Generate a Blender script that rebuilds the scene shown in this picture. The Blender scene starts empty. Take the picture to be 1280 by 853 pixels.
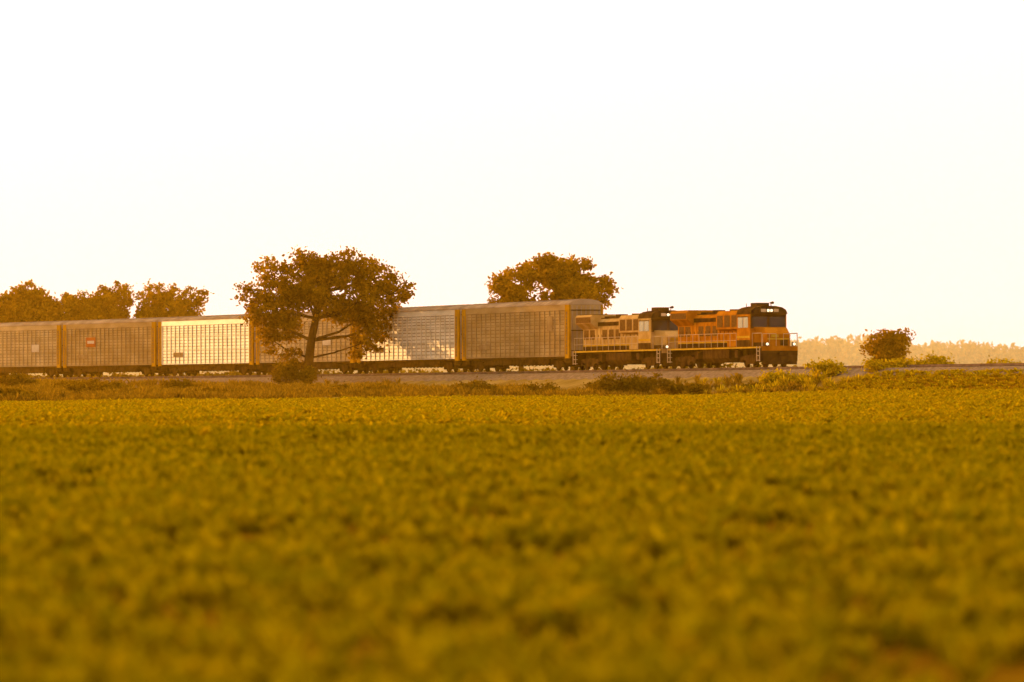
import bpy, math, random
import numpy as np
from mathutils import Vector, Matrix
random.seed(7); rng=np.random.default_rng(7)
scene=bpy.context.scene
scene.view_settings.view_transform='Standard'
scene.view_settings.look='None'
scene.view_settings.exposure=0

# ------------------------------------------------------------ materials
def mat_new(name):
    m=bpy.data.materials.new(name); m.use_nodes=True
    nt=m.node_tree
    for n in list(nt.nodes): nt.nodes.remove(n)
    return m,nt
def noise_col(nt,c1,c2,scale,detail=4,coord='Object',p0=.35,p1=.65,stretch=None):
    tc=nt.nodes.new('ShaderNodeTexCoord'); n=nt.nodes.new('ShaderNodeTexNoise')
    n.inputs['Scale'].default_value=scale; n.inputs['Detail'].default_value=detail
    src=tc.outputs[coord]
    if stretch:
        mp=nt.nodes.new('ShaderNodeMapping'); mp.inputs['Scale'].default_value=stretch
        nt.links.new(src,mp.inputs['Vector']); src=mp.outputs['Vector']
    nt.links.new(src,n.inputs['Vector'])
    r=nt.nodes.new('ShaderNodeValToRGB'); r.color_ramp.elements[0].position=p0; r.color_ramp.elements[1].position=p1
    r.color_ramp.elements[0].color=(*c1,1); r.color_ramp.elements[1].color=(*c2,1)
    nt.links.new(n.outputs['Fac'],r.inputs['Fac'])
    return r.outputs['Color'],n.outputs['Fac']
def paint(name,c1,c2,scale=1.0,rough=.5,metal=0,bump=0,coord='Object',emit=None,stretch=None,spec=0):
    m,nt=mat_new(name)
    col,fac=noise_col(nt,c1,c2,scale,5,coord,stretch=stretch)
    b=nt.nodes.new('ShaderNodeBsdfPrincipled'); o=nt.nodes.new('ShaderNodeOutputMaterial')
    nt.links.new(col,b.inputs['Base Color']); b.inputs['Roughness'].default_value=rough; b.inputs['Metallic'].default_value=metal
    b.inputs['Specular IOR Level'].default_value=spec
    if bump:
        bp=nt.nodes.new('ShaderNodeBump'); bp.inputs['Strength'].default_value=bump; bp.inputs['Distance'].default_value=.05
        nt.links.new(fac,bp.inputs['Height']); nt.links.new(bp.outputs['Normal'],b.inputs['Normal'])
    if emit:
        b.inputs['Emission Color'].default_value=(*emit[0],1); b.inputs['Emission Strength'].default_value=emit[1]
    nt.links.new(b.outputs[0],o.inputs['Surface'])
    return m
def leafmat(name,c1,c2,trans=.45,scale=.5,tcol=None,lo=.55,hi=1.4):
    m,nt=mat_new(name)
    col,fac=noise_col(nt,c1,c2,scale,3)
    g=nt.nodes.new('ShaderNodeNewGeometry')
    mr=nt.nodes.new('ShaderNodeMapRange'); mr.inputs['To Min'].default_value=lo; mr.inputs['To Max'].default_value=hi
    nt.links.new(g.outputs['Random Per Island'],mr.inputs['Value'])
    vm=nt.nodes.new('ShaderNodeVectorMath'); vm.operation='SCALE'
    nt.links.new(col,vm.inputs[0]); nt.links.new(mr.outputs[0],vm.inputs['Scale'])
    d=nt.nodes.new('ShaderNodeBsdfDiffuse'); t=nt.nodes.new('ShaderNodeBsdfTranslucent'); mx=nt.nodes.new('ShaderNodeMixShader')
    nt.links.new(vm.outputs[0],d.inputs['Color'])
    vt=nt.nodes.new('ShaderNodeVectorMath'); vt.operation='MULTIPLY'; nt.links.new(vm.outputs[0],vt.inputs[0])
    vt.inputs[1].default_value=tcol or (1.6,1.3,.6)
    nt.links.new(vt.outputs[0],t.inputs['Color'])
    mx.inputs[0].default_value=trans
    nt.links.new(d.outputs[0],mx.inputs[1]); nt.links.new(t.outputs[0],mx.inputs[2])
    o=nt.nodes.new('ShaderNodeOutputMaterial'); nt.links.new(mx.outputs[0],o.inputs['Surface'])
    return m

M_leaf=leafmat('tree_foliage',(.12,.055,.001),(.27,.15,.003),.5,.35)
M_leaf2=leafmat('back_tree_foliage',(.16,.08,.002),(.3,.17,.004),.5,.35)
M_far=leafmat('hazed_foliage',(.22,.125,.02),(.29,.175,.03),.3,.05)  # distance haze put into the colour as a lighter albedo
M_bark=paint('bark',(.045,.018,.003),(.1,.042,.007),2,.9,0,.5)
M_crop=leafmat('crop_leaf',(.2,.138,.001),(.39,.292,.001),.4,.35,(1.3,1.22,.5),.65,1.3)
M_crop2=leafmat('crop_leaf_far',(.25,.168,.001),(.41,.30,.002),.4,.05)
M_grass=leafmat('verge_grass',(.14,.08,.003),(.3,.185,.01),.4,.15)
M_weed=leafmat('yellow_weed',(.28,.2,.003),(.46,.33,.006),.45,.2)
M_bush=leafmat('bush_foliage',(.1,.056,.001),(.19,.115,.003),.4,.6)

# ------------------------------------------------------------ mesh builder
class MB:
    def __init__(s): s.v=[];s.f=[];s.m=[]
    def add(s,vs,fs,mat):
        o=len(s.v); s.v+= [tuple(p) for p in vs]; s.f+=[tuple(i+o for i in f) for f in fs]; s.m+=[mat]*len(fs)
    def box(s,x0,x1,y0,y1,z0,z1,mat=0):
        s.add([(x,y,z) for x in(x0,x1) for y in(y0,y1) for z in(z0,z1)],
          [(0,1,3,2),(4,6,7,5),(0,4,5,1),(2,3,7,6),(0,2,6,4),(1,5,7,3)],mat)
    def sbox(s,x0,x1,y0,y1,z0,z1,mat=0):
        s.box(x0,x1,y0,y1,z0,z1,mat); s.box(x0,x1,-y1,-y0,z0,z1,mat)
    def prx(s,prof,x0,x1,mat=0):
        n=len(prof)
        s.add([(x0,y,z) for y,z in prof]+[(x1,y,z) for y,z in prof],
          [tuple(range(n))[::-1],tuple(range(n,2*n))]+[(i,(i+1)%n,n+(i+1)%n,n+i) for i in range(n)],mat)
    def pry(s,prof,y0,y1,mat=0):
        n=len(prof)
        s.add([(x,y0,z) for x,z in prof]+[(x,y1,z) for x,z in prof],
          [tuple(range(n)),tuple(range(n,2*n))[::-1]]+[(i,n+i,n+(i+1)%n,(i+1)%n) for i in range(n)],mat)
    def cyl(s,p0,p1,r0,r1=None,n=10,mat=0,caps=True):
        r1=r0 if r1 is None else r1
        p0=Vector(p0);p1=Vector(p1);d=(p1-p0).normalized()
        a=d.orthogonal().normalized();b=d.cross(a)
        vs=[]
        for p,r in((p0,r0),(p1,r1)):
            for i in range(n):
                t=2*math.pi*i/n; vs.append(p+a*math.cos(t)*r+b*math.sin(t)*r)
        fs=[(i,(i+1)%n,n+(i+1)%n,n+i) for i in range(n)]
        if caps: fs+=[tuple(range(n))[::-1],tuple(range(n,2*n))]
        s.add(vs,fs,mat)
    def tube(s,pts,rads,n=7,mat=0):
        for i in range(len(pts)-1): s.cyl(pts[i],pts[i+1],rads[i],rads[i+1],n,mat,False)
    def mesh(s,name,mats):
        me=bpy.data.meshes.new(name); me.from_pydata(s.v,[],s.f)
        for m in mats: me.materials.append(m)
        me.polygons.foreach_set('material_index',s.m); me.update(); return me
def link(name,me,parent=None,loc=(0,0,0)):
    o=bpy.data.objects.new(name,me); scene.collection.objects.link(o); o.location=loc
    if parent: o.parent=parent
    return o

# ------------------------------------------------------------ track curve & terrain
tp=np.array([(300,72,3.7),(350,55,3.5),(400,38.3,3.3),(456,20.37,2.97),(478,13.53,2.81),(500,5.97,2.63),(526.6,-3.6,2.44),
 (553,-13.72,2.30),(579,-24.54,2.15),(605,-35.4,1.99),(631,-47,1.81),(656,-59.5,1.68),(706,-85,1.5),(770,-121,1.3)])
t0=500.
pX=np.polyfit((tp[:,0]-t0)/100,tp[:,1],4); pZ=np.polyfit((tp[:,0]-t0)/100,tp[:,2],3)
TX=lambda y: np.polyval(pX,(y-t0)/100)
TZ=lambda y: np.polyval(pZ,(y-t0)/100)
TS=lambda y: (TX(y+.5)-TX(y-.5))
def sstep(a,b,x):
    t=np.clip((x-a)/(b-a),0,1); return t*t*(3-2*t)
def ground(x,y):
    x=np.asarray(x,float);y=np.asarray(y,float)
    far=0.25+0.35*sstep(-40,5,x)+0.85*sstep(5,42,x)
    z=0.62+0.10*np.sin(x*.045+y*.013)+ .05*np.sin(x*.11-y*.037)
    z=z+0.28*np.exp(-((y-172-0.25*x)/22)**2)-0.30*np.exp(-((y-222-.25*x)/30)**2)
    z=z+(far-z)*sstep(240,415,y)
    z=z+np.clip(y-432,0,160)*.0045
    z=z+ .07*np.sin(x*.5+y*.13)*sstep(425,450,y)*(1-sstep(760,820,y))
    yy=np.clip(y,250,800)
    d=np.abs(x-TX(yy))/np.sqrt(1+TS(yy)**2)
    emb=TZ(yy)-.72-np.clip(d-3.6,0,None)*.30
    emb=np.where((y>240)&(y<810),emb,-5)
    z=np.maximum(z,emb)
    return z
def axis(parts):
    out=[]
    for a,b,s in parts: out+=list(np.arange(a,b,s))
    return np.array(out+[parts[-1][1]])
xs=axis([(-9000,-1500,1500),(-1500,-200,100),(-200,-110,6),(-110,90,1.0),(90,200,6),(200,1500,100),(1500,9000,1500)])
ys=axis([(-400,0,50),(0,240,3),(240,400,3),(400,700,1.25),(700,860,6),(860,2000,100),(2000,14000,2000)])
X,Y=np.meshgrid(xs,ys); Z=ground(X,Y)
nx,ny=len(xs),len(ys)
V=np.stack([X.ravel(),Y.ravel(),Z.ravel()],1)
I=np.arange(nx*ny).reshape(ny,nx)
F=np.stack([I[:-1,:-1].ravel(),I[:-1,1:].ravel(),I[1:,1:].ravel(),I[1:,:-1].ravel()],1)
me=bpy.data.meshes.new('ground'); me.from_pydata(V.tolist(),[],F.tolist())
gm,nt=mat_new('field_soil')
c1,_=noise_col(nt,(.17,.07,.001),(.26,.12,.002),.6,6)
c2,_=noise_col(nt,(.2,.11,.014),(.34,.205,.04),.35,6)
g=nt.nodes.new('ShaderNodeNewGeometry'); sp=nt.nodes.new('ShaderNodeSeparateXYZ'); nt.links.new(g.outputs['Position'],sp.inputs[0])
mr=nt.nodes.new('ShaderNodeMapRange'); mr.inputs['From Min'].default_value=425; mr.inputs['From Max'].default_value=438
nt.links.new(sp.outputs['Y'],mr.inputs['Value'])
mx=nt.nodes.new('ShaderNodeMix'); mx.data_type='RGBA'; nt.links.new(mr.outputs[0],mx.inputs[0]); nt.links.new(c1,mx.inputs[6]); nt.links.new(c2,mx.inputs[7])
d=nt.nodes.new('ShaderNodeBsdfDiffuse'); nt.links.new(mx.outputs[2],d.inputs[0]); o=nt.nodes.new('ShaderNodeOutputMaterial'); nt.links.new(d.outputs[0],o.inputs[0])
me.materials.append(gm); me.polygons.foreach_set('use_smooth',[True]*len(me.polygons)); link('ground',me)

M_ball=paint('ballast',(.15,.09,.035),(.28,.175,.08),3,.95,0,.6)
M_rail=paint('rail_steel',(.1,.055,.025),(.18,.1,.05),1,.9,.0)
M_tie=paint('tie_wood',(.05,.03,.015),(.1,.06,.03),2,.9)
ty=np.arange(300,771,1.0)
cx,cz=TX(ty),TZ(ty); sl=TS(ty); nrm=np.sqrt(1+sl**2); px_,py_=1/nrm,-sl/nrm
def ribbon(prof,mat,mb):
    k=len(prof); vs=[];fs=[]
    for i in range(len(ty)):
        for (a,h) in prof: vs.append((cx[i]+px_[i]*a,ty[i]+py_[i]*a,cz[i]+h))
    for i in range(len(ty)-1):
        for j in range(k-1): fs.append((i*k+j,i*k+j+1,(i+1)*k+j+1,(i+1)*k+j))
    mb.add(vs,fs,mat)
mb=MB(); ribbon([(-5.0,-1.3),(-2.1,-.22),(2.1,-.22),(5.0,-1.3)],0,mb)
for s in(-.75,.75): ribbon([(s-.07,-.17),(s-.035,0),(s+.035,0),(s+.07,-.17)],1,mb)
yy=300.
while yy<765:
    sx=float(TX(yy)); a=math.atan2(-float(TS(yy)),1); zz=float(TZ(yy))
    ca,sa=math.cos(a),math.sin(a)
    vs=[]
    for u in(-1.3,1.3):
        for w in(-.12,.12):
            for h in(-.3,-.172): vs.append((sx+u*ca-w*sa,yy+u*sa+w*ca,zz+h))
    mb.add(vs,[(0,1,3,2),(4,6,7,5),(0,4,5,1),(2,3,7,6),(1,5,7,3)],2)
    yy+=.55
link('railway_track',mb.mesh('railway_track',[M_ball,M_rail,M_tie]))

# ------------------------------------------------------------ train
M_tan=paint('rack_weathered',(.27,.155,.045),(.39,.24,.08),.6,.5,.0,0,stretch=(.4,1,1.6))
M_tan2=paint('rack_weathered_light',(.33,.205,.07),(.46,.3,.115),.6,.5,.0,0,stretch=(.4,1,1.6))
M_white=paint('rack_galvanised',(.46,.35,.19),(.62,.5,.3),.7,.5,.08,0,stretch=(.4,1,1.6),spec=.1)
M_yel=paint('end_frame_yellow',(.32,.135,.003),(.44,.2,.006),1,.55)
M_dark=paint('running_gear',(.035,.015,.002),(.08,.036,.006),2,.8)
M_roof=paint('rack_roof',(.26,.16,.07),(.38,.25,.12),.5,.5,.0)
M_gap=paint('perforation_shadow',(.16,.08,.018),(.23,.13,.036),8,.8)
M_logow=paint('logo_white',(.42,.3,.16),(.5,.38,.22),1,.6)
M_logor=paint('logo_red',(.3,.07,.01),(.38,.1,.015),1,.6)
M_patch=paint('repaint_patch',(.2,.11,.035),(.3,.18,.06),1,.6)
def truck(mb,x,wb,wheels,r,mat,yo=1.0):
    for k in range(wheels):
        wx=x+(k-(wheels-1)/2)*wb
        mb.cyl((wx,-.85,r),(wx,-.68,r),r,n=18,mat=mat); mb.cyl((wx,.68,r),(wx,.85,r),r,n=18,mat=mat)
        mb.cyl((wx,-1.1,r),(wx,1.1,r),.09,n=8,mat=mat)
        mb.sbox(wx-.16,wx+.16,yo-.02,yo+.2,r-.17,r+.17,mat)
    L=wb*(wheels-1)/2+.35
    for s in(1,-1):
        y0,y1=(yo,yo+.15) if s>0 else(-yo-.15,-yo)
        mb.pry([(x-L,r+.05),(x-L,r+.3),(x-L*.4,r+.42),(x+L*.4,r+.42),(x+L,r+.3),(x+L,r+.05),(x+L*.5,r),(x+L*.35,r-.28),(x-L*.35,r-.28),(x-L*.5,r)],y0,y1,mat)
    mb.box(x-.25,x+.25,-1,1,r-.05,r+.3,mat)
def rack_meshes(kind):
    side={'tan':M_tan,'tanlogo':M_tan,'tan2':M_tan2,'white':M_white}[kind]
    b=MB(); H=13.55; W=1.5
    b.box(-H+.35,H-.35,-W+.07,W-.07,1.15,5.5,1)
    nb=20; x_in=H-1.15; bay=(2*x_in)/nb
    tiers=[(1.25,2.5),(2.62,3.85),(3.97,5.0)]
    for i in range(nb):
        x0=-x_in+i*bay
        for (za,zb) in tiers:
            k=4; hh=(zb-za)/k
            for j in range(k):
                b.sbox(x0+.10,x0+bay-.10,W-.068,W-.04,za+j*hh+.032,za+(j+1)*hh-.032,0)
    for i in range(nb+1):
        x0=-x_in+i*bay
        b.sbox(x0-.06,x0+.06,W-.066,W+.02,1.17,5.0,0)
    for z in(1.17,2.53,3.88): b.sbox(-x_in,x_in,W-.065,W-.005,z,z+.08,0)
    b.sbox(-H+.3,H-.3,W-.065,W+.012,5.02,5.52,0)
    rp=[(-W-.05,5.5),(-W-.05,5.58),(-1.15,5.82),(-.5,5.93),(.5,5.93),(1.15,5.82),(W+.05,5.58),(W+.05,5.5)]
    b.prx(rp,-H+.1,H-.1,2)
    rp2=[(y*1.012,z+.045) for y,z in rp[1:-1]]+[(W+.04,5.56),(-W-.04,5.56)]
    for i in range(24):
        xx=-H+.6+i*(2*H-1.2)/23; b.prx(rp2,xx-.06,xx+.06,2)
    for s in(-1,1):
        xa,xb=sorted((s*(H-.95),s*(H+.0)))
        b.sbox(xa,xb,W-.13,W+.04,1.0,5.49,3)
        xa,xb=sorted((s*(H-.75),s*(H-.35))); b.sbox(xa,xb,W+.041,W+.05,1.3,4.9,1)
        for k in range(12): b.sbox(xa,xb,W+.051,W+.08,1.3+k*.3,1.34+k*.3,3)
        xa,xb=sorted((s*(H-.2),s*(H-.06)))
        b.box(xa,xb,-W+.14,W-.14,1.1,5.48,0)
        for yv in np.linspace(-1.2,1.2,7):
            xa,xb=sorted((s*(H-.05),s*(H-.01))); b.box(xa,xb,yv-.05,yv+.05,1.15,5.4,2)
        for zz in(1.6,3.3,5.0):
            xa,xb=sorted((s*(H-.05),s*(H+.02))); b.box(xa,xb,-1.3,1.3,zz,zz+.07,4)
    if kind=='tanlogo':
        b.sbox(-6.5,-3.7,W+.031,W+.045,3.1,4.1,6); b.sbox(-6.1,-4.1,W+.046,W+.05,3.45,3.75,5)
    elif kind=='tan': b.sbox(8.2,9.6,W+.031,W+.045,3.3,4.6,7)
    elif kind=='tan2': b.sbox(5.2,7.4,W+.031,W+.045,2.7,3.5,5)
    b.sbox(-9,-6.2,W+.031,W+.045,1.9,2.35,7 if kind!='tan2' else 5)
    body=b.mesh('rack_body_'+kind,[side,M_gap,M_roof,M_yel,M_dark,M_logow,M_logor,M_patch])
    u=MB()
    u.box(-H,H,-1.42,1.42,.98,1.16,0)
    u.box(-H,H,-.35,.35,.5,.97,0)
    u.sbox(-8.2,8.2,1.2,1.35,.55,.97,0)  # side sill deepened to shut out the bright background under the car
    for x in(-9.9,9.9): truck(u,x,1.75,2,.42,0)
    for s in(-1,1):
        xa,xb=sorted((s*H,s*(H+.55))); u.box(xa,xb,-.12,.12,.7,.95,0)
        xa,xb=sorted((s*(H-1.6),s*(H-.1))); u.sbox(xa,xb,1.2,1.35,.6,.97,0)
    for i in range(18):
        xx=-7.8+i*.92; u.sbox(xx,xx+.12,1.2,1.38,.45,.54,0)
    return body,u.mesh('rack_underframe_'+kind,[M_dark,M_yel])
RK={k:rack_meshes(k) for k in('tan','tanlogo','tan2','white')}
def place(e,sf,length):
    y1=sf
    lo,hi=y1,y1+length*1.2
    p1=Vector((float(TX(y1)),y1,float(TZ(y1))))
    for _ in range(40):
        m=(lo+hi)/2; p2=Vector((float(TX(m)),m,float(TZ(m))))
        if (p2-p1).length<length: lo=m
        else: hi=m
    dv=(p1-p2); e.location=(p1+p2)/2
    e.rotation_euler=(0,-math.asin(dv.z/dv.length),math.atan2(dv.y,dv.x))
    return m

M_or=paint('loco_orange',(.3,.085,.003),(.46,.15,.006),1.2,.45)
M_or2=paint('loco_orange_faded',(.36,.18,.035),(.5,.28,.07),1.2,.5)
M_blk=paint('loco_dark',(.035,.014,.003),(.085,.036,.007),1.5,.7)
M_ly=paint('loco_yellow',(.42,.21,.01),(.54,.29,.02),1.5,.5)
M_glass=paint('cab_glass',(.02,.012,.006),(.03,.018,.01),1,.08,spec=.2)
M_rel=paint('handrail_white',(.42,.27,.11),(.55,.37,.17),1,.6)
M_lamp=paint('headlamp',(.9,.8,.6),(.9,.8,.6),1,.3,emit=((1,.8,.5),1.2))
M_gr=paint('grille',(.1,.04,.008),(.17,.075,.015),6,.7)
def loco_mesh(faded):
    OR=M_or2 if faded else M_or
    b=MB()  #0 orange 1 dark 2 yellow 3 glass 4 rail 5 lamp 6 grille
    b.box(-10.7,10.3,-1.48,1.48,1.42,1.6,1); b.sbox(-10.7,10.3,1.481,1.5,1.45,1.57,2)
    b.box(-10.4,10.2,-.5,.5,.95,1.42,1)
    b.prx([(-1.4,1.4),(-1.4,.75),(-1.15,.42),(1.15,.42),(1.4,.75),(1.4,1.4)],-2.9,3.0,1)
    for x in(-7.3,7.3): truck(b,x,1.95,3,.53,1,1.08)
    for x in(-4.6,4.3): b.sbox(x-.35,x+.35,.9,1.3,.75,1.3,1)
    b.prx([(-.86,1.6),(-.86,3.95),(-.78,4.1),(-.62,4.2),(-.4,4.24),(.4,4.24),(.62,4.2),(.78,4.1),(.86,3.95),(.86,1.6)],-10.1,5.0,0)
    b.prx([(-.64,4.22),(-.6,4.3),(.6,4.3),(.64,4.22)],-6.3,-.1,1)
    b.sbox(-10.0,4.9,.861,.885,1.62,1.95,1)
    b.sbox(-10.0,4.9,.861,.887,1.96,2.06,2)
    b.sbox(-10.0,-.15,.861,.91,3.62,3.93,1)
    for i in range(17):
        x=-9.95+i*.86; b.sbox(x+.05,x+.8,.861,.9,2.12,3.55,0)
        b.sbox(x+.3,x+.36,.9,.93,2.7,2.9,1)
    for x in(-9.7,-8.2,-5.2,-3.6,-2.0): b.sbox(x,x+1.1,.9,.915,2.5,3.3,6)
    b.prx([(-.87,3.35),(-1.5,3.85),(-1.5,4.42),(-1.35,4.55),(1.35,4.55),(1.5,4.42),(1.5,3.85),(.87,3.35)],-10.15,-6.3,0)
    b.sbox(-10.0,-6.45,1.501,1.53,3.9,4.36,6)
    for i in range(8): b.box(-9.95+i*.44,-9.62+i*.44,-1.2,1.2,4.551,4.6,1)
    b.box(-3.5,-2.5,-.35,.35,4.3,4.56,1); b.box(-5.8,-4.4,-.5,.5,4.3,4.42,1)
    b.prx([(-.87,2.85),(-1.32,3.0),(-1.32,4.15),(-1.1,4.42),(1.1,4.42),(1.32,4.15),(1.32,3.0),(.87,2.85)],-.1,4.99,0)
    for x in(.2,1.8,3.4): b.sbox(x,x+1.2,1.321,1.345,3.15,4.05,6)
    b.sbox(2.2,4.9,.88,1.25,1.61,2.7,0)
    b.cyl((1,0,4.4),(1,0,4.56),.55,n=16,mat=1); b.cyl((3,0,4.4),(3,0,4.56),.55,n=16,mat=1)
    b.prx([(-1.5,1.61),(-1.5,4.1),(-1.36,4.4),(-1.05,4.58),(-.5,4.68),(.5,4.68),(1.05,4.58),(1.36,4.4),(1.5,4.1),(1.5,1.61)],5.0,7.9,0)
    b.prx([(-1.53,4.1),(-1.39,4.43),(-1.07,4.62),(-.5,4.72),(.5,4.72),(1.07,4.62),(1.39,4.43),(1.53,4.1),(1.5,4.09),(-1.5,4.09)],4.95,8.1,1)
    b.sbox(5.3,6.35,1.501,1.52,3.05,3.85,3); b.sbox(6.5,7.5,1.501,1.52,3.05,3.85,3)
    b.sbox(5.25,7.55,1.521,1.56,3.86,3.92,1); b.sbox(5.0,7.9,1.501,1.515,2.25,2.42,2)
    b.sbox(5.0,7.9,1.501,1.512,1.62,2.1,1)
    b.box(7.901,7.92,-1.42,1.42,2.98,3.94,1)
    for y0,y1 in((-1.3,-.12),(.12,1.3)): b.box(7.921,7.94,y0,y1,3.1,3.88,3)
    b.box(7.9,8.0,-1.45,1.45,3.95,4.07,1)
    b.prx([(-.85,4.12),(-.7,4.62),(.7,4.62),(.85,4.12)],8.0,8.25,1)
    for y in(-.13,.13): b.cyl((8.24,y,4.36),(8.3,y,4.36),.11,n=12,mat=5)
    b.box(8.251,8.27,-.72,-.32,4.25,4.48,4); b.box(8.251,8.27,.32,.72,4.25,4.48,4)
    b.box(5.4,6.8,-.5,.5,4.7,4.98,1)
    b.cyl((7.2,.5,4.7),(7.2,.5,4.95),.04,n=6,mat=1); b.cyl((7.0,.5,4.97),(7.6,.5,4.97),.05,.11,n=8,mat=1)
    b.cyl((4.2,-.4,4.4),(4.2,-.4,4.95),.03,n=6,mat=1)
    b.add([(7.9,-1.2,1.61),(10.1,-.95,1.61),(10.1,.95,1.61),(7.9,1.2,1.61),
           (7.9,-1.2,3.1),(9.55,-.9,3.0),(9.55,.9,3.0),(7.9,1.2,3.1),(10.1,-.93,2.55),(10.1,.93,2.55)],
          [(0,1,8,5,4),(3,7,6,9,2),(1,2,9,8),(8,9,6,5),(4,5,6,7),(0,3,2,1)],0)
    b.box(10.101,10.12,-.9,.9,2.1,2.22,2); b.box(10.101,10.14,.15,.75,1.65,2.08,1)
    b.box(10.101,10.125,-.6,.0,2.28,2.5,2)
    b.box(7.9,10.05,-1.21,-1.16,1.62,1.9,1)
    b.box(10.3,10.45,-1.45,1.45,1.25,1.6,0); b.box(10.3,10.44,-1.45,1.45,.9,1.249,1); b.sbox(10.0,10.3,.9,1.48,.45,1.41,1)
    b.add([(10.4,-1.4,.2),(10.9,0,.2),(10.4,1.4,.2),(10.4,-1.4,.9),(10.6,0,.9),(10.4,1.4,.9),(10.2,0,.2),(10.2,0,.9)],
          [(0,1,4,3),(1,2,5,4),(0,3,7,6),(2,6,7,5),(3,4,5,7),(0,6,2,1)],1)
    b.box(10.451,10.9,-.18,.18,.92,1.15,1)
    for y in(-1.1,1.1): b.box(10.451,10.6,y-.15,y+.15,1.62,1.9,1); b.cyl((10.6,y,1.76),(10.63,y,1.76),.11,n=10,mat=5)
    for y in(-.6,-.4,.4,.6): b.cyl((10.5,y,1.1),(10.62,y,.5),.03,n=6,mat=1)
    b.box(-10.85,-10.7,-1.45,1.45,.5,1.6,1); b.box(-11.1,-10.7,-.15,.15,.85,1.1,1)
    for x in(9.75,-10.4):
        for z in(.5,.85,1.2): b.sbox(x-.3,x+.3,1.35,1.55,z,z+.05,4)
        b.sbox(x-.33,x-.29,1.5,1.56,.45,1.6,4); b.sbox(x+.29,x+.33,1.5,1.56,.45,1.6,4)
    for s in(-1,1):
        b.cyl((-10.6,1.46*s,2.65),(4.8,1.46*s,2.65),.022,n=6,mat=4); b.cyl((-10.6,1.46*s,2.1),(4.8,1.46*s,2.1),.016,n=6,mat=4)
        for i in range(12): x=-10.6+i*1.4; b.cyl((x,1.46*s,1.58),(x,1.46*s,2.66),.022,n=6,mat=4)
        for x in(8.3,10.35): b.cyl((x,1.46*s,1.58),(x,1.46*s,2.6),.022,n=6,mat=4)
        b.cyl((8.3,1.46*s,2.6),(10.35,1.46*s,2.6),.022,n=6,mat=4)
        b.cyl((10.4,1.4*s,2.55),(10.4,.3*s,2.55),.022,n=6,mat=4)
        for y in(.3,.85,1.4): b.cyl((10.4,y*s,1.58),(10.4,y*s,2.56),.02,n=6,mat=4)
    return b.mesh('locomotive_mesh',[OR,M_blk,M_ly,M_glass,M_rel,M_lamp,M_gr])
y=456.-.3
for i in range(2):
    e=bpy.data.objects.new('locomotive',None); scene.collection.objects.link(e)
    y=place(e,y,22.6)
    link('locomotive_body',loco_mesh(i==1),e)
for i,k in enumerate(['tan','white','tan2','white','tanlogo','tan2','tan','white','tan']):
    e=bpy.data.objects.new('autorack_car',None); scene.collection.objects.link(e)
    y=place(e,y,28.0)
    link('rack_body',RK[k][0],e); link('rack_underframe',RK[k][1],e)

# ------------------------------------------------------------ foliage
def quads(centers,size,rng,flat=.0):
    n=len(centers)
    a=rng.normal(size=(n,3)); a/=np.linalg.norm(a,axis=1)[:,None]
    b=rng.normal(size=(n,3)); b-= (a*b).sum(1)[:,None]*a; b/=np.linalg.norm(b,axis=1)[:,None]
    s=size*rng.uniform(.6,1.3,n)[:,None]
    v=np.stack([centers-a*s,centers-b*s*.6,centers+a*s,centers+b*s*.6],1).reshape(-1,3)
    f=np.arange(4*n).reshape(n,4)
    return v,f
def tree(name,loc,trunk,lobes,leafmat,r0=.35,clump_den=1.7,leaves=42,ls=.2,seed=1,crad=.62):
    rg=np.random.default_rng(seed); mb=MB()
    tr=[Vector(p) for p in trunk]
    mb.tube(tr,[r0*(1-.45*i/(len(tr)-1)) for i in range(len(tr))],8,0)
    cents=[]
    for (dx,dy,dz,r,rz) in lobes:
        c=Vector((dx,dy,dz)); st=min(tr[1:],key=lambda p:(p-c).length+ (0 if p.z<c.z-.5 else 5)) if len(tr)>1 else tr[0]
        q=min(1,(r/2.3)**1.3)
        mid=(st+c)/2+Vector((rg.normal()*.3,rg.normal()*.3,-.08*(c-st).length+.2)); end=c+Vector((0,0,rz*.4))
        mb.tube([st,mid,c,end],[r0*.42*q,r0*.3*q,r0*.18*q,r0*.07*q],6,0)
        n=max(6,int(clump_den*(r*r+2*r*rz)))
        for k in range(n):
            d=rg.normal(size=3); d/=np.linalg.norm(d)
            rad=rg.uniform(.2,1.08)**.6
            p=np.array([dx,dy,dz])+d*np.array([r,r,rz])*rad
            cents.append((p,rg.uniform(.6,1.35)))
            if k%3==0:
                q2=c.lerp(Vector(p),.5)+Vector((0,0,.15)); mb.tube([c,q2,Vector(p)],[r0*.11,r0*.07,.012],4,0)
    L=[]
    for p,s in cents:
        m=int(leaves*s); L.append(p+rg.normal(size=(m,3))*np.array([1,1,.62])*crad*.6*s)
    L=np.concatenate(L); v,f=quads(L,ls,rg)
    o=len(mb.v); V=np.concatenate([np.array([tuple(q) for q in mb.v]),v]); F=mb.f+ (f+o).tolist()
    me=bpy.data.meshes.new(name); me.from_pydata(V.tolist(),[],F); me.materials.append(M_bark); me.materials.append(leafmat)
    me.polygons.foreach_set('material_index',[0]*len(mb.f)+[1]*len(f)); me.update()
    return link(name,me,loc=loc)
def gz(x,y): return float(ground(x,y))
tx,tyy=-18.6,541.
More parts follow.
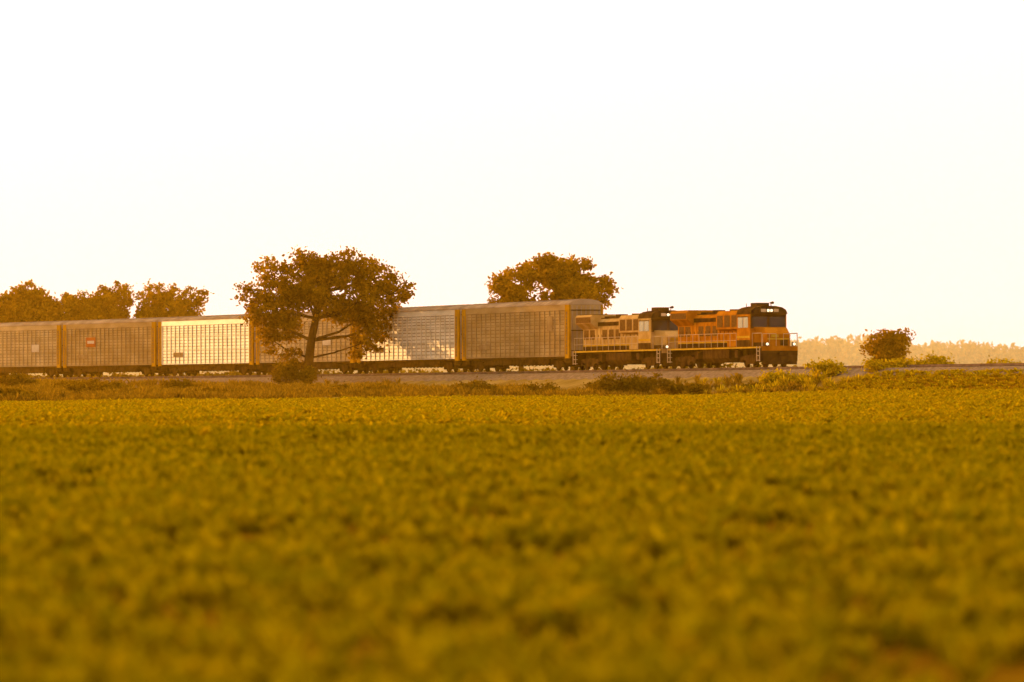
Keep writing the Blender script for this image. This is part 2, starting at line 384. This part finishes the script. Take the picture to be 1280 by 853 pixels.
tree('broadleaf_tree',(tx,tyy,gz(tx,tyy)-.1),[(0,0,-.2),(.1,0,1.6),(.2,.1,3.0),(.4,.1,4.6),(.8,0,6.6),(1.3,.2,9)],
 [(-2.9,-.6,9.6,2.3,2.3),(-4.1,.5,7.1,1.8,1.7),(-.2,.8,11.5,2.3,1.4),(2.9,-.5,11.2,2.8,1.8),(5.7,.4,10.1,2.4,2.1),(7.8,-.4,8.9,1.9,1.7),
  (1.1,2.2,9.3,2.4,1.8),(1.6,-1.2,8.6,2.1,1.3),(-.9,.2,8.8,2.0,1.5),(-2.3,-.4,7.3,1.8,1.4),(2.6,.8,7.3,1.8,1.1),(4.7,-1.2,8.1,2.6,1.5),(4.6,.6,6.5,1.7,1.1),(6.6,.6,6.0,1.9,1.5),(5.2,-.4,4.4,1.3,1.4),
  (-1.9,.2,5.6,1.6,1.1),(-3.4,.5,4.8,1.3,1.3),(-5.0,.2,9.0,.9,1.0),(-1.4,-.3,3.2,.8,.8)],
 M_leaf,.5,2.6,58,.18,11)
def rnd_lobes(h,w,n,seed,low=.35):
    rg=np.random.default_rng(seed); out=[(0,0,h*.6,w*.33,h*.22)]
    for i in range(n):
        a=rg.uniform(0,6.28); t=rg.uniform(low,.88); rr=w*.5*math.sqrt(max(.05,1-((t-.58)/.45)**2))*rg.uniform(.4,.85)
        r=w*rg.uniform(.17,.25); out.append((rr*math.cos(a),rr*math.sin(a),h*t,r,r*.8))
    return out
def simple_tree(name,x,y,h,w,n,seed,mat,ls=.24,low=.35,den=2.2):
    return tree(name,(x,y,gz(x,y)-.1),[(0,0,0),(.1,.1,h*.25),(.2,0,h*.5),(.1,.1,h*.75)],rnd_lobes(h,w,n,seed,low),mat,.3,den,44,ls,seed)
simple_tree('broadleaf_tree',-65.5,800,13.2,10.5,24,41,M_leaf2)
simple_tree('broadleaf_tree',-55.8,800,13.4,10,24,42,M_leaf2)
simple_tree('broadleaf_tree',-45.4,800,13.2,9.6,24,43,M_leaf2)
simple_tree('broadleaf_tree',-76,806,12.6,10.5,18,44,M_leaf2)
simple_tree('broadleaf_tree',.9,620,13.0,6.2,18,47,M_leaf2)
simple_tree('broadleaf_tree',6.3,622,14.2,8.4,22,26,M_leaf2)
simple_tree('shrub_tree',37.6,600,4.2,5.4,13,27,M_leaf2,.2,.15,3)
def bush(x,y,w,h,seed,mat=M_bush):
    rg=np.random.default_rng(seed); lob=[]
    for i in range(7): lob.append((rg.uniform(-.4,.4)*w,rg.uniform(-.3,.3)*w*.6,h*rg.uniform(.3,.65),w*.22,h*.33))
    return tree('bush',(x,y,gz(x,y)),[(0,0,0),(0,0,h*.3)],lob,mat,.06,6,40,.12,seed,.4)
bush(-19.3,537,3.9,2.6,31); bush(8.9,438,4.9,1.9,32); bush(6.6,440,2.4,1.4,33)
for i,(bx,by,bw,bh) in enumerate([(-44,478,4,1.2),(-33,482,5,1.1),(-28,500,3,1.3),(-38,520,4,1.5),(-47,560,4,1.6),(-12,470,4,1.0),(-3,462,3.4,1.1),(2,452,3,1.0),
    (13,440,3,1.0),(17,436,2.6,.9),(-22,455,4,.8),(-37,450,5,.8)]): bush(bx,by,bw,bh,60+i)
for i,(bx,by,bw,bh) in enumerate([(23,436,3.2,1.3),(31,434,4,1.5),(27,430,3,1.2),(35,425,4,1.2),(38.5,420,3,1.4),(20,438,3,1.0)]): bush(bx,by,bw,bh,80+i,M_weed)
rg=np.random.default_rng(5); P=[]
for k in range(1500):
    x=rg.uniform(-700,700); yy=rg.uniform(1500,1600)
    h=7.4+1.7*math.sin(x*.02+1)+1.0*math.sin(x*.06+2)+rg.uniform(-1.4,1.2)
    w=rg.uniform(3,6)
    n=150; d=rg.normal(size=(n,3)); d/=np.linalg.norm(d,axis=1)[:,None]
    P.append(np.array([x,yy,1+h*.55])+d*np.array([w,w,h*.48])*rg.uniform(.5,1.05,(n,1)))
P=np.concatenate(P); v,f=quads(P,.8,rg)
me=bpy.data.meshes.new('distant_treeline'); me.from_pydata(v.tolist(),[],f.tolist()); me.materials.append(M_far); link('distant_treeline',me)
P=[]  # brush added behind the track to darken the bright gap under the cars
for k in range(520):
    yy=rg.uniform(470,765); sx=float(TX(yy)); q=math.sqrt(1+float(TS(yy))**2); off=rg.uniform(6.5,9.5)*q
    x=sx+off; g0=gz(x,yy); top=float(TZ(yy))+rg.uniform(-.1,.7); h=max(1.0,top-g0); w=rg.uniform(.7,1.4)
    n=70; d=rg.normal(size=(n,3)); d/=np.linalg.norm(d,axis=1)[:,None]
    P.append(np.array([x,yy,g0+h*.5])+d*np.array([w,w,h*.5])*rg.uniform(.5,1.05,(n,1)))
P=np.concatenate(P); v,f=quads(P,.2,rg)
me=bpy.data.meshes.new('added_brush_screen'); me.from_pydata(v.tolist(),[],f.tolist()); me.materials.append(M_grass); link('added_brush_screen',me)

# ------------------------------------------------------------ scattered plants
def blades(name,n,h,spread,w,mat,rg,arch=.5):
    vs=[];fs=[]
    for i in range(n):
        a=rg.uniform(0,6.283); r=rg.uniform(0,.25)*spread; ln=h*rg.uniform(.6,1.1)
        bx,by=r*math.cos(a),r*math.sin(a); ca,sa=math.cos(a+rg.normal()*.4),math.sin(a)
        ww=w*rg.uniform(.7,1.2); o=len(vs); ou=spread*rg.uniform(.4,1)
        for t,wf in((0,.4),(.45,1),(.8,.75),(1,.05)):
            x=bx+ca*ou*t**1.6; yq=by+sa*ou*t**1.6; z=ln*(t-arch*t**3*.6)
            vs+= [(x-sa*ww*wf*.5,yq+ca*ww*wf*.5,z),(x+sa*ww*wf*.5,yq-ca*ww*wf*.5,z)]
        fs+=[(o,o+1,o+3,o+2),(o+2,o+3,o+5,o+4),(o+4,o+5,o+7,o+6)]
    me=bpy.data.meshes.new(name); me.from_pydata(vs,[],fs); me.materials.append(mat)
    return bpy.data.objects.new(name,me)
def scatter(name,pts,scl,variants):
    me=bpy.data.meshes.new(name); me.from_pydata(pts.tolist(),[],[])
    at=me.attributes.new('scl','FLOAT','POINT'); at.data.foreach_set('value',scl.astype(np.float32))
    ob=link(name,me)
    col=bpy.data.collections.new(name+'_parts')
    for v in variants: col.objects.link(v)
    ng=bpy.data.node_groups.new(name,'GeometryNodeTree')
    ng.interface.new_socket('Geometry',in_out='INPUT',socket_type='NodeSocketGeometry'); ng.interface.new_socket('Geometry',in_out='OUTPUT',socket_type='NodeSocketGeometry')
    N=ng.nodes; gi=N.new('NodeGroupInput'); go=N.new('NodeGroupOutput'); ip=N.new('GeometryNodeInstanceOnPoints'); ci=N.new('GeometryNodeCollectionInfo')
    ci.inputs['Collection'].default_value=col; ci.inputs['Separate Children'].default_value=True; ci.inputs['Reset Children'].default_value=True
    ip.inputs['Pick Instance'].default_value=True
    rv=N.new('FunctionNodeRandomValue'); rv.data_type='FLOAT_VECTOR'; rv.inputs[0].default_value=(-.15,-.15,0); rv.inputs[1].default_value=(.15,.15,6.28)
    ri=N.new('FunctionNodeRandomValue'); ri.data_type='INT'; ri.inputs[4].default_value=0; ri.inputs[5].default_value=len(variants)-1
    na=N.new('GeometryNodeInputNamedAttribute'); na.data_type='FLOAT'; na.inputs['Name'].default_value='scl'
    L=ng.links
    L.new(gi.outputs[0],ip.inputs['Points']); L.new(ci.outputs[0],ip.inputs['Instance']); L.new(rv.outputs[0],ip.inputs['Rotation'])
    L.new(ri.outputs[2],ip.inputs['Instance Index']); L.new(na.outputs[0],ip.inputs['Scale']); L.new(ip.outputs[0],go.inputs[0])
    md=ob.modifiers.new('scatter','NODES'); md.node_group=ng
    return ob
def region(y0,y1,sx,sy,jit,hw=.105,mar=5):
    out=[]
    yv=np.arange(y0,y1,sy)
    for a in yv:
        h=hw*a+mar; x=np.arange(-h,h,sx); x=x+rng.uniform(-jit,jit,len(x))*sx
        out.append(np.stack([x,a+rng.uniform(-jit,jit,len(x))*sy],1))
    return np.concatenate(out)
def fin(p): return np.column_stack([p,ground(p[:,0],p[:,1])])
gr=rng.uniform(size=(400,700))
def vn(x,y,s):
    u=(x/s+200)%399; v=(y/s+50)%699
    i=np.floor(u).astype(int); j=np.floor(v).astype(int); fu=u-i; fv=v-j; fu=fu*fu*(3-2*fu); fv=fv*fv*(3-2*fv)
    i1=(i+1)%400; j1=(j+1)%700
    return (gr[i,j]*(1-fu)+gr[i1,j]*fu)*(1-fv)+(gr[i,j1]*(1-fu)+gr[i1,j1]*fu)*fv
bound=lambda x: 208+1.1*x
p=region(26,280,.30,.5,.4)
p=p[p[:,1]<bound(p[:,0])+rng.normal(size=len(p))*16]
n1=.7*vn(p[:,0],p[:,1]*.8,.55)+.3*vn(p[:,0],p[:,1]*.6,3)
p_keep=rng.uniform(size=len(p))<np.clip((n1-.32)*2.6,0.03,1); p=p[p_keep]; n1=n1[p_keep]
P3=fin(p); sc=rng.uniform(.75,1.25,len(p))*(.5+.9*n1)
scatter('crop_field',P3,sc,[blades('crop_plant',15,.38,.27,.075,M_crop,np.random.default_rng(50+i)) for i in range(5)])
p=region(150,428,.6,.8,.5,.105,8); p=p[p[:,1]>bound(p[:,0])+rng.normal(size=len(p))*16-2]
P3=fin(p); sc=rng.uniform(.8,1.3,len(p))*(.6+.65*vn(p[:,0]*.35,p[:,1],3))
scatter('crop_field',P3,sc,[blades('crop_plant_far',14,.36,.42,.11,M_crop2,np.random.default_rng(70+i)) for i in range(4)])
p=region(429,660,.8,1.0,.5,.09,8)
dd=(p[:,0]-TX(p[:,1]))/np.sqrt(1+TS(p[:,1])**2)
n2=vn(p[:,0]*.5,p[:,1]*.6,3)
m=(np.abs(dd)>5.0)&(dd<14)&~((dd>-11)&(dd<0)&(n2<.7)&(p[:,0]<14)); p=p[m]; n2=n2[m]
k=rng.uniform(size=len(p))<np.clip((n2-.25)*1.8,.06,1); p=p[k]; n2=n2[k]
P3=fin(p); sc=rng.uniform(.5,1.1,len(p))*(.4+1.1*n2)
scatter('verge_grass',P3,sc,[blades('grass_tuft',24,.75,.45,.07,M_grass,np.random.default_rng(90+i),.35) for i in range(4)])
p=region(405,470,.8,.8,.5,.09,8); p=p[(p[:,0]>17+3*np.sin(p[:,1]*.3))&(p[:,1]>428-(p[:,0]-17)*.5)]
dd=(p[:,0]-TX(p[:,1]))/np.sqrt(1+TS(p[:,1])**2); p=p[(np.abs(dd)>5.2)]
n3=vn(p[:,0],p[:,1],2.5)
k=rng.uniform(size=len(p))<np.clip(n3*1.6-.3,0,1); p=p[k]; n3=n3[k]
P3=fin(p); sc=rng.uniform(.5,1.2,len(p))*(.5+.9*n3)
scatter('yellow_weeds',P3,sc,[blades('weed_clump',30,.75,.5,.08,M_weed,np.random.default_rng(110+i),.2) for i in range(4)])

# ------------------------------------------------------------ haze volumes: distant mist and a near glare veil
def haze(y0,y1,z1,col,den,g):
    mb=MB(); mb.box(-900,900,y0,y1,-1,z1,0)
    hm,nt=mat_new('haze_and_glare'); vs=nt.nodes.new('ShaderNodeVolumeScatter'); vs.inputs['Color'].default_value=(*col,1); vs.inputs['Density'].default_value=den; vs.inputs['Anisotropy'].default_value=g
    o=nt.nodes.new('ShaderNodeOutputMaterial'); nt.links.new(vs.outputs[0],o.inputs['Volume'])
    link('haze',mb.mesh('haze',[hm]))
haze(860,1480,12,(1,.76,.34),.0009,.3)
haze(250,850,22,(1,.5,.02),.00021,.55)  # added volume imitating a lens glare veil, lifts the darks to orange

# ------------------------------------------------------------ light
el=math.radians(7); az=math.radians(-37)
s=Vector((math.sin(az)*math.cos(el),math.cos(az)*math.cos(el),math.sin(el)))
sd=bpy.data.lights.new('sun','SUN'); sd.energy=5; sd.angle=math.radians(.5); sd.color=(1,.54,.18)
so=bpy.data.objects.new('sun',sd); scene.collection.objects.link(so); so.rotation_euler=s.to_track_quat('Z','Y').to_euler(); so.location=(-100,100,100)
w=bpy.data.worlds.new('World'); scene.world=w; w.use_nodes=True; nt=w.node_tree
for n in list(nt.nodes): nt.nodes.remove(n)
sky=nt.nodes.new('ShaderNodeTexSky'); sky.sky_type='NISHITA'; sky.sun_disc=False; sky.sun_elevation=el; sky.sun_rotation=az
sky.dust_density=3; sky.air_density=1
b1=nt.nodes.new('ShaderNodeBackground'); b1.inputs['Strength'].default_value=.12; nt.links.new(sky.outputs[0],b1.inputs[0])
b2=nt.nodes.new('ShaderNodeBackground'); b2.inputs['Color'].default_value=(1,.8,.74,1); b2.inputs['Strength'].default_value=1.12
ad=nt.nodes.new('ShaderNodeAddShader'); wo=nt.nodes.new('ShaderNodeOutputWorld')
nt.links.new(b1.outputs[0],ad.inputs[0]); nt.links.new(b2.outputs[0],ad.inputs[1]); nt.links.new(ad.outputs[0],wo.inputs[0])

# ------------------------------------------------------------ camera
cd=bpy.data.cameras.new('camera'); cam=bpy.data.objects.new('camera',cd); scene.collection.objects.link(cam); scene.camera=cam
cam.location=(0,0,3.0); cam.rotation_euler=(math.radians(90.242),0,0)
cd.sensor_width=36; cd.lens=209.7; cd.clip_start=.5; cd.clip_end=20000
cd.dof.use_dof=True; cd.dof.focus_distance=520; cd.dof.aperture_fstop=1.4
